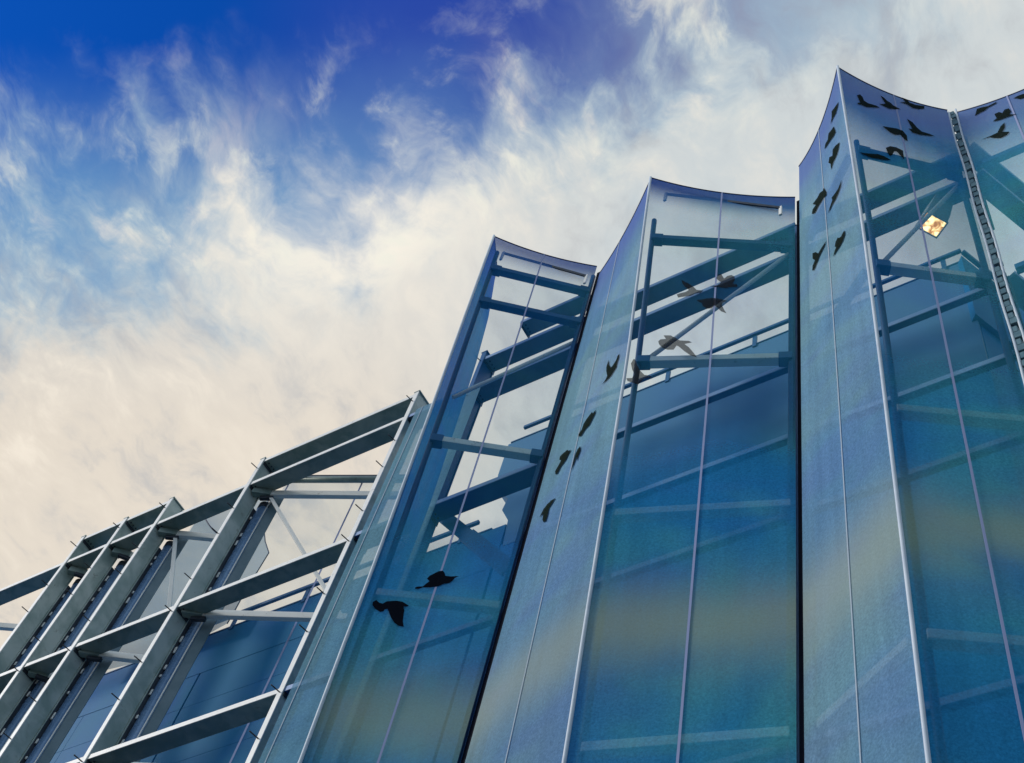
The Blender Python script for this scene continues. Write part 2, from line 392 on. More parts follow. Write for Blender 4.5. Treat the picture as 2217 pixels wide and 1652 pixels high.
part(MB().bar(c0 + TU * 0.03, c1, TU.cross(Vector((0, 0, 1))) * 0.03, (0, 0, 0.035)), 'handrail', 'bluesteel', rl, 0.008)
for k in range(7):
    e = c0 + TU * (0.35 + 1.3 * k)
    part(MB().bar((e.x, e.y, ZT - 0.05), (e.x, e.y, ZT + 0.24), (0.03, 0, 0), (0, 0.03, 0)), 'baluster', 'bluesteel', rl)
railing(-13.4, XR - 0.05, ZL, 'low handrail on the lower roof seen through the bare steel bay')

# ------------------------------------------------------------------ steel posts
YB = 6.4                                    # front face of posts and beams
def post(x, ztop, label, pegs=True, bare=True, peg_zs=None, tube_dx=0.10, web='galv_web', lip='lightsteel'):
    t = thing('steel_post', label, 'post', (x, YB + 0.12, 0), 'posts of the steel frame')
    part(MB().box(x - 0.028, x + 0.028, YB, YB + 0.225, 0, ztop), 'web', web, t, 0.006)
    part(MB().box(x - 0.036, x + 0.036, YB - 0.014, YB - 0.001, 0, ztop), 'front_flange', lip, t, 0.003)  # light on the front edge put into the flange colour
    part(MB().box(x - 0.045, x + 0.045, YB + 0.226, YB + 0.240, 0, ztop - 0.01), 'back_flange', web, t, 0.003)
    part(MB().box(x - 0.05, x + 0.05, YB - 0.02, YB + 0.25, ztop + 0.002, ztop + 0.018), 'cap_plate', web, t, 0.003)
    if pegs:
        me = None; z = ztop - 0.25; k = 0
        while z > 6.5:
            jit = random.uniform(-0.03, 0.03)
            if me is None:
                ob = part(MB().tube([(x, YB, z), (x - 0.04, YB - 0.125, z + 0.012)], 0.0075, 6), 'peg', 'cable', t); me = ob; z0 = z
            else:
                ob = me.copy(); col.objects.link(ob); ob.parent = t; ob.location = Vector((0, 0, z - z0 + jit)) + Vector(me.location)
                ob.rotation_euler = (random.uniform(-0.0, 0.0), 0, 0)
            z -= 0.62 if k % 2 else 0.98; k += 1
    if bare:
        tx, ty = x + tube_dx, YB + 0.375
        tb = part(MB().tube([(tx, ty, 0), (tx, ty, 8.0), (tx, ty, 16.56)], 0.098, 20), 'ridge_tube', 'tube', t)
        part(MB().tube([(tx, ty, 16.56), (tx, ty, 16.66)], 0.104, 20), 'tube_cap', 'darksteel', tb)
        part(MB().box(x + 0.030, x + 0.042, YB + 0.245, YB + 0.30, 0, 16.5), 'lacing_strip', 'darksteel', t)
        z = 16.3; first = None                   # pale tabs standing in for daylight slots down the laced edge
        while z > 7.0:
            L = random.uniform(0.03, 0.12)
            part(MB().bar((x + 0.062, YB + 0.268, z - L), (x + 0.062, YB + 0.268, z), (0.014, 0.0, 0), (0, 0.008, 0)), 'daylight_tab', 'lightsteel', t, 0.004)
            z -= L + random.choice((0.10, 0.16, 0.22, 0.34, 0.6))
    return t
POST = [(-8.55, 'steel post at the edge where the blue mesh begins'),
        (-11.30, 'bare steel post left of the open bay with cross rods'),
        (-13.08, 'bare steel post with weathered web, its flat top seen against cloud'),
        (-14.02, 'bare steel post in the middle of the close-set three at far left'),
        (-14.92, 'outermost bare steel post at far left of the frame')]
ZTOP = 17.44
for i, (x, lab) in enumerate(POST):
    post(x, ZTOP, lab, True, i > 0, None, 0.10 if i > 0 else 0.1)
post(-7.52, 17.8, 'steel post veiled inside the shortest blue mesh bay', True, False, web='bluesteel', lip='bluesteel')
post(-5.93, 17.5, 'steel post hidden in the fold left of the middle mesh bay', False, False, web='bluesteel', lip='bluelip')
post(-2.88, 17.5, 'steel post hidden in the black joint right of the middle mesh bay', False, False, web='bluesteel', lip='bluelip')
post(-17.6, ZTOP, 'steel post beyond the left end of the close-set three', False, False)

# ------------------------------------------------------------------ steel beams
def beam(z, xs, label, wd=0.225, h=0.062, m_='galv', name='steel_beam', y0=YB + 0.012, lip='lightsteel'):
    """one beam line, its segments butted between posts"""
    t = thing(name, label, 'beam', ((xs[0][0] + xs[-1][1]) / 2, y0 + 0.1, z), 'beams of the steel frame')
    for (x0, x1) in xs:
        sg = part(MB().box(x0, x1, y0, y0 + wd, z - h / 2, z + h / 2), 'beam_segment', m_, t, 0.006)
        part(MB().box(x0, x1, y0 - 0.010, y0 - 0.001, z - h / 2 - 0.004, z + h / 2 + 0.006), 'front_lip', lip, sg, 0.002)  # front face's light put into the lip colour
        for xe, sx in ((x0, 1), (x1, -1)):
            part(MB().box(min(xe, xe + sx * 0.012), max(xe, xe + sx * 0.012), y0 + 0.002, y0 + wd + 0.02, z - h / 2 - 0.05, z + h / 2 + 0.03), 'end_plate', 'darksteel', sg, 0.002)
        for xe, sx in ((x0, 1), (x1, -1)):
            for yy in (0.05, 0.11, 0.17):
                part(MB().tube([(xe + sx * 0.06, y0 + yy, z - h / 2 - 0.012), (xe + sx * 0.06, y0 + yy, z - h / 2 + 0.004)], 0.013, 6), 'bolt', 'darksteel', sg)
    return t
g_ = 0.032
P0, P1, P2, P3, P4 = [p[0] for p in POST]
PL = -17.6
PE, PD, PA, PK = -7.52, -5.93, -2.88, -0.78
beam(17.40, [(P1 + g_, P0 - g_)], 'topmost bare beam over the open bay beside the mesh')
beam(17.40, [(P4 + g_, P3 - g_), (P3 + g_, P2 - g_)], 'topmost short bare beam across the close-set posts')
beam(16.80, [(PL, P4 - g_), (P4 + g_, P3 - g_), (P3 + g_, P2 - g_), (P2 + g_, P1 - g_), (P1 + g_, P0 - g_)], 'second bare beam rising across all the left posts')
beam(14.08, [(PL, P4 - g_), (P4 + g_, P3 - g_), (P3 + g_, P2 - g_), (P2 + g_, P1 - g_), (P1 + g_, P0 - g_)], 'long middle beam with dark underside across the bare posts')
beam(11.48, [(PL, P4 - g_), (P4 + g_, P3 - g_), (P3 + g_, P2 - g_), (P2 + g_, P1 - g_), (P1 + g_, P0 - g_)], 'lowest bare beam in the bottom left corner')
cov = [(P0 + g_, PE - g_), (PE + g_, PD - g_), (PD + g_, PA - g_), (PA + g_, PK - g_)]
beam(17.63, [(PE + g_, PD - g_), (PD + g_, PA - g_), (PA + g_, PK - g_)], 'upper of the paired beams behind the blue mesh', m_='covered', lip='bluelip')
beam(18.34, [(-7.05, PD - g_)], 'short top beam inside the shortest mesh bay', m_='covered', lip='bluelip')
beam(16.80, cov, 'lower of the paired beams behind the blue mesh', m_='covered', lip='bluelip')
beam(14.12, cov[:2], 'broad beam crossing the lowest mesh bay under its middle strut', m_='bluesteel', lip='bluelip')
beam(14.12, cov[2:], 'pale beam edge behind the mesh just under the tall roof edge', m_='bluesteel', lip='bluelip', wd=0.07)
beam(12.75, cov[2:], 'faint pale beam behind the mesh under the roof edge', wd=0.07, m_='bluesteel', lip='bluelip')
beam(11.48, cov, 'second faint pale beam low behind the blue mesh', wd=0.07, m_='bluesteel', lip='bluelip')
beam(8.74, cov, 'lowest faint pale beam behind the blue mesh', wd=0.07, m_='bluesteel', lip='bluelip')

post(PK, 17.5, 'corner steel post behind the laced gap at right', False, False, web='bluesteel', lip='bluelip')
def turned_beam(z, label):
    t = thing('steel_beam', label, 'beam', (PK + 1.2, YB + 3, z), 'beams of the steel frame')
    a = Vector((PK + 0.05, YB + 0.02, z)); b_ = a + TU * 7; nn = Vector((TU.y, -TU.x, 0))
    sg = part(MB().bar(a, b_, nn * 0.112, (0, 0, 0.031)), 'beam_segment', 'covered', t, 0.006)
    part(MB().bar(a + nn * 0.118, b_ + nn * 0.118, nn * 0.005, (0, 0, 0.036)), 'front_lip', 'bluelip', sg, 0.002)
turned_beam(17.63, 'upper beam running back from the corner at the right edge')
turned_beam(16.80, 'second beam running back from the corner at the right edge')
turned_beam(14.12, 'third beam running back from the corner at the right edge')
# ------------------------------------------------------------------ mesh screens
YS = 6.28                                    # line of the folds
RB = (-1.80, [(19.2, 5.25), (16.57, 5.47), (14.7, 5.60), (12.3, 5.68), (9.2, 5.74), (7.5, 5.76), (0, 5.85)])
RC = (-4.41, [(18.33, 5.30), (16.85, 5.40), (14.12, 5.60), (12.69, 5.66), (11.08, 5.73), (9.71, 5.79), (8.54, 5.85), (0, 6.0)])
RE = (-6.97, [(18.97, 5.30), (16.47, 5.41), (14.72, 5.49), (12.8, 5.57), (11.6, 5.62), (10.59, 5.65), (9.27, 5.70), (0, 5.9)])
def straight(x, y): return (x, [(20, y), (0, y)])
SD_l, SD_r = straight(on_y(1280, 621, YS).x, YS), straight(on_y(1290, 621, YS).x, YS)
SA_l, SA_r = straight(on_y(1722, 700, YS).x, YS), straight(on_y(1733, 700, YS).x, YS)
SK_l, SK_r = straight(on_y(2116, 470, YS).x, YS), straight(on_y(2139, 470, YS).x, YS)
RFP = on_y(2290, 160, 6.20); RF = straight(RFP.x, 6.20)
ZB = 2.4                                     # foot of the screens
def screen(name, L, R, zl, zr, sag, label, material='fabric', welds=(0.5,), weld_w=0.010, weld_m='weld', piping=None, zb=ZB, group='blue mesh screens', skew=0.5, hemline=True):
    """one stretched face between two edge lines, its head sagging between the corners"""
    ns, nz = 16, 44
    def ptop(s):
        return zl + (zr - zl) * s - sag * (s ** skew * (1 - s) * 2.6 if skew != 0.5 else 4 * s * (1 - s))
    def at(s, z):
        return Vector((L[0] * (1 - s) + R[0] * s, interp(L[1], z) * (1 - s) + interp(R[1], z) * s, z))
    verts, faces, uvs = [], [], []
    for k in range(nz + 1):
        for i in range(ns + 1):
            s = i / ns; zt = ptop(s); z = zb + (zt - zb) * (1 - (1 - k / nz) ** 1.35)
            verts.append(at(s, z)); uvs.append((s, zt - z))
    for k in range(nz):
        for i in range(ns):
            a = k * (ns + 1) + i; faces.append((a, a + 1, a + ns + 2, a + ns + 1))
    base = at(0.5, 0); t = thing(name, label, 'mesh screen', (base.x, base.y, 0), group)
    me = bpy.data.meshes.new('mesh_sheet'); me.from_pydata([v_ - t.location for v_ in verts], [], faces); me.update()
    ul = me.uv_layers.new(name='UVMap')
    for lp in me.loops: ul.data[lp.index].uv = uvs[lp.vertex_index]
    for p in me.polygons: p.use_smooth = True
    me.materials.append(M[material]); ob = bpy.data.objects.new('mesh_sheet', me); col.objects.link(ob); ob.parent = t
    dirn = (at(1, 10) - at(0, 10)); nrm = Vector((dirn.y, -dirn.x, 0)).normalized()      # towards the street
    dn = dirn.normalized()
    for w in welds:
        zs = [zb + (ptop(w) - zb) * i / 24 for i in range(25)]
        mb = MB(); k0 = 0
        for z in zs:
            c_ = at(w, z) + nrm * 0.006
            mb.v += [c_ - dn * weld_w, c_ + dn * weld_w, c_ + dn * weld_w + nrm * 0.003, c_ - dn * weld_w + nrm * 0.003]
        for i in range(24):
            for j in range(4):
                a = i * 4; mb.quad(a + j, a + (j + 1) % 4, a + 4 + (j + 1) % 4, a + 4 + j)
        part(mb, 'weld_seam', weld_m, t)
    if hemline:                              # corded head edge
        part(MB().tube([at(i / 20, ptop(i / 20)) for i in range(21)], 0.010, 6), 'head_cord', 'hemcord', t)
    if piping:
        e = 0.0 if piping == 'L' else 1.0
        zs = [zb + (ptop(e) - zb) * i / 24 for i in range(25)]
        part(MB().tube([at(e, z) + nrm * 0.012 for z in zs], 0.017, 8), 'ridge_piping', 'piping', t)
    t_at = at
    return t, at, nrm, L, R, ptop
M['hemcord'] = steel('dark_blue_cord', (0.015, 0.03, 0.09), (0.02, 0.04, 0.11), 0.0, 0.6, 0.0)

zE = on_x(1070, 512, RE[0]).z; zC = on_x(1410, 385, RC[0]).z; zBt = on_x(1813, 145, RB[0]).z
zD1 = on_y(1290, 578, YS).z; zD2 = on_y(1303, 590, YS).z; zA2 = on_y(1722, 427, YS).z; zA3 = on_y(1730, 360, YS).z
zK3 = on_y(2052, 238, YS).z; zK4 = on_y(2079, 240, YS).z
S1 = screen('mesh_screen', RE, SD_l, zE, zD1, 0.10, 'lowest blue mesh face, two black flying birds near its foot', piping='L')
S2l = screen('mesh_screen', SD_r, RC, zD2, zC, 0.30, 'pale slanted mesh face with a column of small birds, left of the middle bay', welds=(0.45,), weld_w=0.006, weld_m='weld_thin', piping='R', material='fabric_sunlit')
S2r = screen('mesh_screen', RC, SA_l, zC, zA2, 0.16, 'middle blue mesh face with faded birds before the roof railing')
S3l = screen('mesh_screen', SA_r, RB, zA3, zBt, 0.42, 'narrow slanted mesh face of the tallest peak, birds flying up it', welds=(0.5,), weld_w=0.006, weld_m='weld_thin', material='fabric_sunlit')
S3r = screen('mesh_screen', RB, SK_l, zBt, zK3, 0.22, 'tallest blue mesh face with seven birds under its head and a lit lamp', piping='L', material='fabric_tall')
S4l = screen('mesh_screen', SK_r, RF, zK4, RFP.z, 0.10, 'blue mesh face cut by the right edge of the photo', material='fabric_tall')
S1l = screen('mesh_screen', (-7.36, [(19.87, 5.83), (19.15, 5.92), (18.17, 6.09), (17.01, 6.19), (16.01, 6.24), (14.0, 6.33), (0, 6.33)]), RE, 19.35, zE, 0.0, 'inward mesh face closing the lowest fold, seen through its front', welds=(), material='fabric_deep')
# strip stretched flat along the post beside the lowest face
strip_L, strip_R = straight(on_y(770, 1180, 6.36).x, 6.36), straight(-7.30, 6.36)
S0 = screen('mesh_screen', strip_L, strip_R, on_y(905, 885, 6.36).z, on_y(905, 885, 6.36).z, 0.0,
            'flat blue mesh strip between the last bare post and the first fold', welds=(0.10, 0.62), weld_w=0.006, weld_m='weld_thin', hemline=False, material='fabric_strip')
# loose pale flap behind the first ridge
fl = MB(); pts = []
for i in range(17):
    z = 13.6 - (13.6 - ZB) * i / 16; y = interp(RE[1], z)
    w = 0.02 + 0.20 * min(1.0, i / 6.0)
    pts.append((Vector((RE[0] - 0.02, y + 0.02, z)), Vector((RE[0] - 0.02 - w * 0.55, y + 0.02 + w * 0.55, z))))
for a, b_ in pts: fl.v += [a, b_]
for i in range(16): fl.quad(2 * i, 2 * i + 1, 2 * i + 3, 2 * i + 2, smooth=True)
part(fl, 'edge_flap', 'flap', S1[0])

# inner screens behind the bare frame
def inner(xa, ya, xb, yb, za, zb_, sag, label, **kw):
    return screen('mesh_screen', straight(xa, ya), straight(xb, yb), za, zb_, sag, label, material='inner', group='pale inner mesh screens', **kw)
inner(P1 + 0.17, 6.83, -9.35, 7.55, 17.45, 17.45, 0.03, 'pale inner mesh behind the open bay with cross rods', welds=(0.03, 0.62), weld_w=0.012, weld_m='weld', hemline=True)
inner(-9.33, 7.55, P0 + 0.1, 6.83, 17.45, 17.3, 0.05, 'inner mesh turning back behind the last bare post', welds=())
inner(P2 + 0.17, 6.83, -12.0, 7.25, 17.62, 16.85, 0.22, 'inner mesh with a peaked head right of the weathered post', welds=(0.55,), weld_w=0.006, weld_m='weld_thin')
inner(-11.98, 7.25, P1 - 0.03, 6.83, 16.85, 17.4, 0.1, 'inner mesh turning back behind the post left of the open bay', welds=())
inner(P3 + 0.17, 6.83, -13.5, 7.1, 16.7, 16.6, 0.05, 'narrow inner mesh between the right pair of close-set posts', welds=())
inner(P4 + 0.17, 6.83, -14.4, 7.1, 16.7, 16.6, 0.05, 'narrow inner mesh between the left pair of close-set posts', welds=())

YG = 7.75
gp = thing('mesh_screen', 'grey mesh panel with a scalloped edge behind the post left of the open bay', 'mesh screen', (-13.0, YG, 0), 'pale inner mesh screens')
edge_px = [(600, 1040), (584, 1075), (573, 1109), (571, 1140), (574, 1172), (582, 1197), (563, 1228), (535, 1273), (505, 1328), (492, 1350)]
rim = [on_y(px, py, YG) for px, py in edge_px]
rim = [Vector((p.x, YG, p.z)) for p in rim]
mb = MB(); nn_ = 8
for p in rim:
    for j in range(nn_ + 1):
        f_ = j / nn_; mb.v.append(Vector((p.x * (1 - f_) + (-14.6) * f_, YG + 0.10 * math.sin(f_ * math.pi), p.z)))
for i in range(len(rim) - 1):
    for j in range(nn_): a = i * (nn_ + 1) + j; mb.quad(a, a + 1, a + nn_ + 2, a + nn_ + 1, smooth=True)
part(mb, 'mesh_sheet', 'grey_mesh', gp)
part(MB().tube(rim, 0.010, 6), 'edge_cord', 'darksteel', gp)

# ------------------------------------------------------------------ dark joints of the folds
def joint(x0, x1, z1, label, y=YS + 0.03, w=None):
    o_ = MB().box(x0, x1, y, y + 0.06, 0, z1).build('joint_cover', 'rubber', None, 0.008, origin=((x0 + x1) / 2, y, 0))
    return tag(o_, label, 'joint cover', 'dark covers in the folds')
joint(SD_l[0] + 0.004, SD_r[0] - 0.004, zD1 - 0.15, 'dark joint in the fold left of the middle mesh bay')
joint(SA_l[0] + 0.004, SA_r[0] - 0.004, zA2 - 0.06, 'black upright joint right of the middle mesh bay')

# ------------------------------------------------------------------ frames inside the folds
def fold_frame(ridge, xs, label, levels, diag=True, left=None, top=None, seam_m='frame', left_z=()):
    rx = ridge[0]; t = thing('fold_frame', label, 'frame', (rx + 0.1, 5.9, 0), 'frames inside the mesh folds')
    def rp(z, o=0.0): return Vector((rx + 0.045, interp(ridge[1], z) + 0.12, z))
    def sp(z): return Vector((xs - 0.07, YS + 0.06, z))
    ztop = levels[0] + (0.25 if top is None else 0.5)
    part(MB().bar((rx + 0.10, 0, 0), (rx + 0.10, 0, 1), (0, 0, 0), (0, 0, 0)) if False else
         MB().tube([rp(z) for z in [ztop - (ztop - 1.0) * i / 14 for i in range(15)]], 0.032, 12), 'ridge_tube', 'frame', t)
    part(MB().tube([sp(ztop), sp(1.0)], 0.034, 12), 'fold_tube', seam_m, t)
    for z in levels:
        a, b_ = rp(z), sp(z); d = (b_ - a).normalized(); nn = d.cross(Vector((0, 0, 1))).normalized()
        part(MB().bar(a, b_, nn * 0.05, (0, 0, 0.048)), 'strut', 'bluesteel' if z > 14.5 else 'strutmat', t, 0.006)
        for e in (a + d * 0.06, b_ - d * 0.06):
            if z > 13: part(MB().bar(e - d * 0.07, e + d * 0.07, nn * 0.058, (0, 0, 0.064)), 'gusset', 'bluesteel', t, 0.006)
        if left is not None and z in left_z:
            c_ = Vector((left + 0.10, YS + 0.05, z)); q0 = Vector((rx - 0.06, interp(ridge[1], z) + 0.13, z))
            d2 = (c_ - q0).normalized(); n2 = d2.cross(Vector((0, 0, 1))).normalized()
            part(MB().bar(q0, c_, n2 * 0.04, (0, 0, 0.045)), 'strut', 'bluesteel' if z > 13 else 'strutmat', t, 0.006)
    if diag:
        for za, zb2 in diag:
            part(MB().tube([rp(za) + Vector((0.05, 0.05, 0)), sp(zb2) + Vector((-0.05, 0.02, 0))], 0.026, 8), 'diagonal_rod', 'lightsteel' if za > 13 else 'bluesteel', t)
    if top is not None:
        (a, b_) = top
        part(MB().bar(a, b_, (0, 0.012, 0), (0, 0, 0.03)), 'head_bar', 'darksteel', t, 0.004)
        for e in (a, b_):
            part(MB().bar(Vector(e) + Vector((0, 0, 0.03)), Vector(e) - Vector((0, 0, 0.22)), (0.02, 0, 0), (0, 0.014, 0)), 'hanger', 'lightsteel', t, 0.004)
    return t
M['strutmat'] = M['lightsteel']
fold_frame(RE, SD_l[0], 'frame inside the lowest mesh bay, short struts at its head', [18.15, 17.25, 14.08, 11.48, 8.74], [(15.0, 16.8)],
           top=(on_y(1090, 548, 5.55), on_y(1270, 598, 6.15)))
fold_frame(RC, SA_l[0], 'frame inside the middle mesh bay with a crossing rod', [16.80, 14.08, 11.48, 8.74], [(14.15, 16.70)], SD_r[0],
           top=(on_y(1442, 420, 5.5), on_y(1690, 450, 6.15)))
fold_frame(RB, SK_l[0], 'frame inside the tallest mesh bay around the lit lamp', [16.80, 14.08, 11.48, 8.74], [(14.2, 16.6)], SA_r[0], left_z=(16.80, 14.08, 8.74))
fold_frame(RF, RF[0] + 1.3, 'frame inside the mesh bay at the right edge', [16.80, 14.08, 11.48], None, SK_r[0], left_z=(16.80, 14.08))
# flat brace bolted under the beam in the lowest bay
br = thing('flat_brace', 'dark blue flat brace slanting down from the beam in the lowest mesh bay', 'brace', on_y(1000, 1150, 6.7))
a_, b_ = on_y(938, 1100, 6.72), on_y(1080, 1215, 6.72); d_ = (b_ - a_).normalized()
part(MB().bar(a_ - d_ * 0.1, b_ + d_ * 0.5, (0, 0.012, 0), d_.cross(Vector((0, 1, 0))) * 0.085), 'bar', 'bluesteel', br, 0.004)
c_ = a_.lerp(b_, 0.55)
part(MB().bar(c_, b_ + d_ * 0.3, (0, 0.02, 0), d_.cross(Vector((0, 1, 0))) * 0.10), 'splice_plate', 'bluesteel', br, 0.004)

# inner frames of the bare bays
def inner_frame(x, label, levels, xe, ye, headz=None, rods=()):
    t = thing('fold_frame', label, 'frame', (x + 0.2, 6.8, 14), 'frames of the inner mesh')
    a0 = Vector((x + 0.20, 6.62, 0)); b0 = Vector((xe, ye, 0)); d = (b0 - a0).normalized(); nn = Vector((d.y, -d.x, 0))
    for z in levels:
        zz = Vector((0, 0, z))
        part(MB().bar(a0 + zz + d * 0.05, b0 + zz, nn * 0.035, (0, 0, 0.055)), 'strut', 'lightsteel', t, 0.006)
        part(MB().bar(Vector((x + 0.05, YB + 0.1, z - 0.02)), a0 + zz + d * 0.08, (0, 0, 0.055), nn * 0.05), 'knuckle', 'galv', t, 0.008)
        part(MB().bar(a0 + zz + Vector((0.02, 0.02, -0.11)), a0 + zz + Vector((0.02, 0.02, -0.058)), d * 0.10, nn * 0.03), 'gusset', 'darksteel', t, 0.006)
    if headz:
        zz = Vector((0, 0, headz))
        part(MB().tube([a0 + zz + Vector((0, 0.12, 0)), b0 + zz + Vector((0, 0.1, 0))], 0.05, 12), 'head_tube', 'galv', t)
        part(MB().bar(a0 + zz + Vector((0, 0.12, 0.07)), b0 + zz + Vector((0, 0.1, 0.07)), nn * 0.02, (0, 0, 0.03)), 'clamp_bar', 'darksteel', t, 0.004)
    for (s0, z0, s1, z1) in rods:
        part(MB().bar(a0.lerp(b0, s0) + Vector((0, -0.01, z0)), a0.lerp(b0, s1) + Vector((0, -0.01, z1)), nn * 0.02, d * 0.03), 'diagonal_rod', 'lightsteel', t, 0.004)
    # flat clamp strip down the ridge
    part(MB().bar((x + 0.255, 6.79, 1), (x + 0.255, 6.79, 16.9), (0.075, 0.035, 0), (-0.003, 0.006, 0)), 'clamp_strip', 'stripgrey', t, 0.003)
    part(MB().tube([(x + 0.19, 6.735, 1), (x + 0.19, 6.735, 16.8)], 0.010, 6), 'clamp_cord', 'lightsteel', t)
    return t
inner_frame(P1, 'pale struts and crossing rods in the open bay beside the mesh', [16.72, 14.08, 11.48], -9.3, 7.42, 17.25, [(0.06, 16.6, 0.98, 14.05)])
inner_frame(P2, 'pale struts in the narrow bay right of the weathered post', [16.72, 14.08, 11.48], -12.0, 7.12, None, [(0.10, 16.6, 0.95, 14.1)])
inner_frame(P3, 'short struts between the right pair of close-set posts', [16.72, 14.08, 11.48], -13.5, 7.0)
inner_frame(P4, 'short struts between the left pair of close-set posts', [16.72, 14.08, 11.48], -14.4, 7.0)
inner_frame(PL, 'strut end poking past the outermost post at far left', [16.72, 14.08], -15.6, 7.55, None)

# ------------------------------------------------------------------ laced gap between the last two screens
lc = thing('lacing', 'laced gap with dark tabs between the two mesh screens at right', 'lacing', ((SK_l[0] + SK_r[0]) / 2, YS + 0.02, 0))
zt = zK3 - 0.10
for xx, nm in ((SK_l[0] + 0.006, 'edge_rope'), (SK_r[0] - 0.006, 'edge_rope')):
    pts = [Vector((xx + 0.006 * math.sin(z * 3.1), YS, z)) for z in [zt - (zt - 3) * i / 60 for i in range(61)]]
    part(MB().tube(pts, 0.013, 8), nm, 'piping', lc)
z = zt - 0.06; k = 0; gx = SK_r[0] - SK_l[0]; first = None
while z > 5.5:
    x = (SK_l[0] + SK_r[0]) / 2 + (0.016 if k % 2 else -0.012)
    ob = part(MB().bar((x, YS + 0.02, z - 0.050), (x, YS + 0.02, z + 0.050), (gx * 0.36, 0.0, 0.0), (0.006, 0.03 if k % 2 else 0.022, 0)), 'lacing_tab', 'webbing', lc, 0.006)
    z -= 0.118 if k % 5 else 0.145; k += 1
# dark strip behind most of the lacing, open in places
for z1, z0 in ((17.9, 16.9), (16.1, 15.2), (14.1, 5.5)):
    part(MB().box(SK_l[0] - 0.02, SK_r[0] + 0.02, YS + 0.09, YS + 0.10, z0, z1), 'backing_strip', 'darksteel', lc)

# ------------------------------------------------------------------ the floodlight
lp = on_y(2017, 486, 6.55)
fl_t = thing('floodlight', 'lit square floodlight glowing orange behind the tallest mesh face', 'floodlight', lp)
e1 = Vector((0.117, 0.176, 0)).normalized(); e2 = Vector((0.142, -0.088, 0)).normalized()
e2 = (e2 - e1 * e2.dot(e1)).normalized(); zv = Vector((0, 0, 1))
hx, hy = 0.135, 0.105
ob = part(MB().bar(lp - zv * 0.004, lp + zv * 0.004, e1 * (hx - 0.012), e2 * (hy - 0.012)), 'lamp_glass', 'lamp', fl_t)
for sgn in (-1, 1):
    part(MB().bar(lp + e1 * sgn * hx - e2 * (hy + 0.008), lp + e1 * sgn * hx + e2 * (hy + 0.008), e1 * 0.008, zv * 0.016), 'bezel', 'lampcase', fl_t) if False else None
M['lampcase'] = steel('grey_lamp_case', (0.50, 0.55, 0.52), (0.58, 0.62, 0.58), 0.0, 0.5, 0.2)
for sgn in (-1, 1):
    part(MB().bar(lp + e1 * sgn * hx - e2 * (hy + 0.008), lp + e1 * sgn * hx + e2 * (hy + 0.008), e1 * 0.008, zv * 0.016), 'bezel', 'lampcase', fl_t, 0.003)
    part(MB().bar(lp + e2 * sgn * hy - e1 * (hx - 0.009), lp + e2 * sgn * hy + e1 * (hx - 0.009), e2 * 0.008, zv * 0.016), 'bezel', 'lampcase', fl_t, 0.003)
hb = MB(); k = 0
for zz, sc in ((0.018, 1.0), (0.16, 1.0), (0.42, 0.86), (0.56, 0.62)):
    for a, b2 in ((-1, -1), (1, -1), (1, 1), (-1, 1)):
        hb.v.append(lp + zv * zz + e1 * (a * hx * sc) + e2 * (b2 * hy * sc) + Vector((0.33, 0.0, 0)) * zz)
for i in range(3):
    for j in range(4): hb.quad(i * 4 + j, i * 4 + (j + 1) % 4, i * 4 + 4 + (j + 1) % 4, i * 4 + 4 + j)
hb.quad(0, 3, 2, 1); hb.quad(12, 13, 14, 15)
part(hb, 'housing', 'lampcase', fl_t, 0.008)
part(MB().bar(lp + zv * 0.50 + Vector((0.20, 0, 0)), lp + zv * 0.50 + Vector((0.42, -0.05, 0.06)), (0, 0.02, 0), (0, 0, 0.03)), 'bracket', 'bluesteel', fl_t, 0.004)

# ------------------------------------------------------------------ printed birds (silhouettes on the mesh)
def zA_(p): return (456.9 + p[0] * .2885, 1188 + p[1] * .2885)
def zB_(p): return (959.5 + p[0] * .2766, 731 + p[1] * .2766)
def zC_(p): return (1279.4 + p[0] * .332, 365.5 + p[1] * .332)
def zD_(p): return (1690.6 + p[0] * .34294, 118.8 + p[1] * .34294)
def bird(S, f, pts, material, label=None):
    t, at, nrm, L, R, ptop = S
    w = []
    for p in pts:
        d = ray(*f(p)); lo, hi = 4.6, 7.0
        def g2(y):
            P = CAM + d * (y / d.y); s = (P.x - L[0]) / (R[0] - L[0])
            return P, P.y - (interp(L[1], P.z) * (1 - s) + interp(R[1], P.z) * s)
        for _ in range(50):
            mid = (lo + hi) / 2
            if g2(mid)[1] > 0: hi = mid
            else: lo = mid
        w.append(g2(lo)[0] + nrm * 0.010)
    ob = part(MB().slab(w, nrm * 0.0015), 'printed_bird', material, t)
    return ob
BL1 = [[(1213,430),(1215,405),(1240,393),(1265,412),(1290,418),(1320,402),(1390,397),(1440,405),(1485,435),(1470,440),(1445,438),(1450,470),(1445,510),(1440,550),(1447,592),(1410,585),(1375,560),(1350,520),(1335,480),(1325,458),(1305,460),(1295,475),(1270,480),(1235,460)],
       [(1530,300),(1545,292),(1590,290),(1620,265),(1640,250),(1622,232),(1640,210),(1680,190),(1710,175),(1740,172),(1752,185),(1760,210),(1800,215),(1860,212),(1830,225),(1815,245),(1790,262),(1750,270),(1700,290),(1640,297),(1590,297),(1560,308),(1535,308)]]
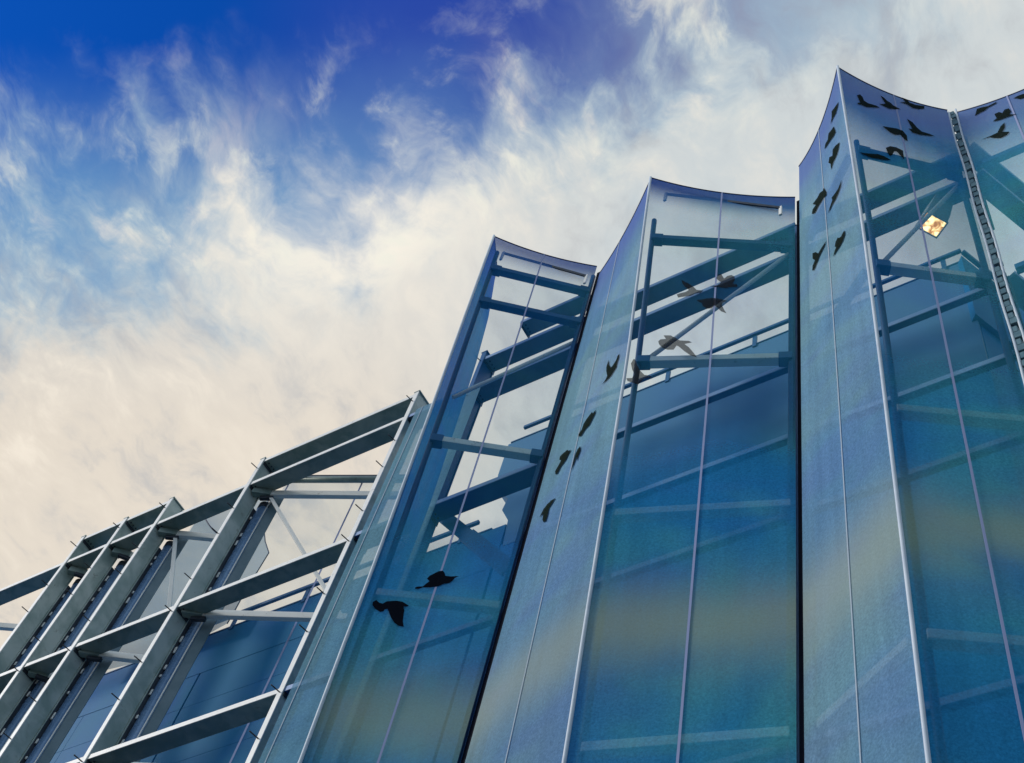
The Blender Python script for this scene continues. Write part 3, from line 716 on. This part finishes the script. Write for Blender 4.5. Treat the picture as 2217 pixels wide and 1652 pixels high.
BL2 = [[(1385,130),(1380,165),(1365,210),(1362,235),(1340,270),(1318,305),(1290,335),(1250,370),(1275,335),(1290,305),(1283,270),(1283,235),(1300,180),(1302,215),(1318,240),(1335,220),(1360,180),(1370,150)],
       [(1200,570),(1195,600),(1170,650),(1150,690),(1120,720),(1085,775),(1065,778),(1065,760),(1090,725),(1105,680),(1130,640),(1160,600),(1172,585),(1175,600)],
       [(1008,882),(985,920),(965,965),(930,1010),(900,1070),(885,1075),(882,1050),(905,1010),(930,965),(915,960),(920,935),(945,910),(975,885),(985,883),(982,895)],
       [(1080,855),(1080,885),(1062,940),(1055,970),(1050,935),(1035,980),(1010,1045),(1020,990),(1040,920),(1060,875)],
       [(885,1260),(860,1300),(835,1340),(825,1390),(810,1440),(790,1450),(783,1430),(790,1380),(760,1410),(790,1350),(820,1310),(850,1280)]]
BR2 = [[(590,730),(640,755),(675,780),(690,795),(735,800),(715,815),(680,820),(650,835),(600,840),(570,845),(560,825),(590,815),(620,808),(640,795),(615,775),(600,755)],
       [(775,770),(800,768),(825,765),(850,745),(835,735),(818,720),(830,697),(850,692),(862,710),(870,722),(890,705),(915,698),(938,708),(938,730),(925,755),(955,760),(955,775),(920,775),(880,782),(840,778),(800,775)],
       [(690,860),(720,858),(760,850),(800,848),(850,855),(888,868),(860,875),(855,895),(870,925),(885,948),(850,935),(825,910),(805,895),(790,915),(760,918),(730,900),(725,880),(700,870)],
       [(440,1130),(455,1118),(490,1115),(475,1092),(520,1092),(545,1105),(580,1125),(640,1128),(660,1138),(610,1148),(640,1170),(670,1205),(692,1235),(650,1222),(610,1195),(575,1165),(560,1158),(540,1185),(500,1185),(470,1175),(445,1150)],
       [(262,1275),(280,1245),(290,1250),(300,1280),(320,1320),(350,1350),(390,1355),(395,1365),(350,1372),(330,1390),(310,1412),(295,1408),(275,1400),(240,1390),(232,1372),(270,1370),(285,1345),(270,1315)]]
BL3 = [[(368,300),(360,340),(350,375),(335,400),(318,440),(325,400),(325,360),(340,340)],
       [(337,455),(350,490),(335,520),(315,545),(300,570),(280,598),(285,565),(300,540),(305,500),(325,475)],
       [(375,555),(368,600),(355,640),(335,680),(322,728),(318,690),(305,685),(310,650),(330,640),(332,600),(350,575)],
       [(275,842),(292,870),(290,890),(265,920),(240,960),(220,1000),(200,1008),(205,980),(225,950),(205,945),(235,905),(250,875),(270,860)],
       [(388,792),(380,840),(365,880),(350,915),(330,950),(302,1005),(315,960),(330,920),(325,905),(345,880),(365,850)],
       [(292,1178),(275,1220),(250,1270),(235,1310),(215,1360),(203,1365),(205,1335),(220,1300),(205,1290),(205,1255),(225,1248),(240,1258),(265,1215)],
       [(408,1112),(410,1135),(395,1180),(375,1215),(355,1245),(335,1280),(345,1240),(355,1215),(345,1215),(350,1185),(365,1155),(372,1160),(385,1150),(400,1120)]]
BR3 = [[(480,260),(500,255),(515,270),(525,295),(550,310),(600,325),(625,338),(590,338),(540,335),(510,322),(483,315),(485,308),(500,305)],
       [(628,262),(650,275),(670,295),(695,310),(710,325),(755,348),(720,348),(685,345),(650,330),(622,315),(650,315),(660,312),(645,290)],
       [(765,275),(790,284),(815,308),(850,321),(905,328),(905,345),(870,348),(830,340),(800,320),(780,312),(750,303),(785,303)],
       [(795,408),(830,430),(860,465),(890,490),(940,505),(970,518),(920,515),(870,508),(830,495),(805,470),(830,475),(815,445)],
       [(640,455),(680,462),(730,470),(770,485),(795,515),(800,550),(780,540),(755,510),(720,510),(690,495),(665,475)],
       [(495,622),(550,628),(610,632),(650,645),(695,670),(650,668),(600,660),(560,652),(545,645)],
       [(662,592),(690,582),(730,590),(770,610),(778,665),(755,640),(730,615),(715,615),(700,640),(685,640),(670,615)]]
BL4 = [[(1228,390),(1240,345),(1280,333),(1310,328),(1365,300),(1360,312),(1310,337),(1290,355),(1250,375)],
       [(1340,425),(1365,405),(1350,378),(1380,365),(1400,372),(1415,350),(1440,342),(1455,360),(1445,380),(1490,380),(1440,395),(1400,410),(1370,420)],
       [(1268,540),(1330,515),(1370,495),(1390,455),(1415,432),(1415,465),(1400,490),(1445,490),(1430,510),(1390,530),(1350,530),(1320,525)],
       [(1470,280),(1500,262),(1535,250),(1560,262),(1535,278),(1510,284),(1490,279)]]
for S, f, lst, mm in ((S1, zA_, BL1, 'bird_black'), (S2l, zB_, BL2, 'bird'), (S2r, zC_, BR2, 'bird_faded'),
                      (S3l, zD_, BL3, 'bird'), (S3r, zD_, BR3, 'bird'), (S4l, zD_, BL4, 'bird')):
    for pts in lst: bird(S, f, pts, mm)

# ------------------------------------------------------------------ render settings
scene.cycles.transparent_max_bounces = 24
scene.cycles.max_bounces = 8
scene.cycles.use_denoising = True
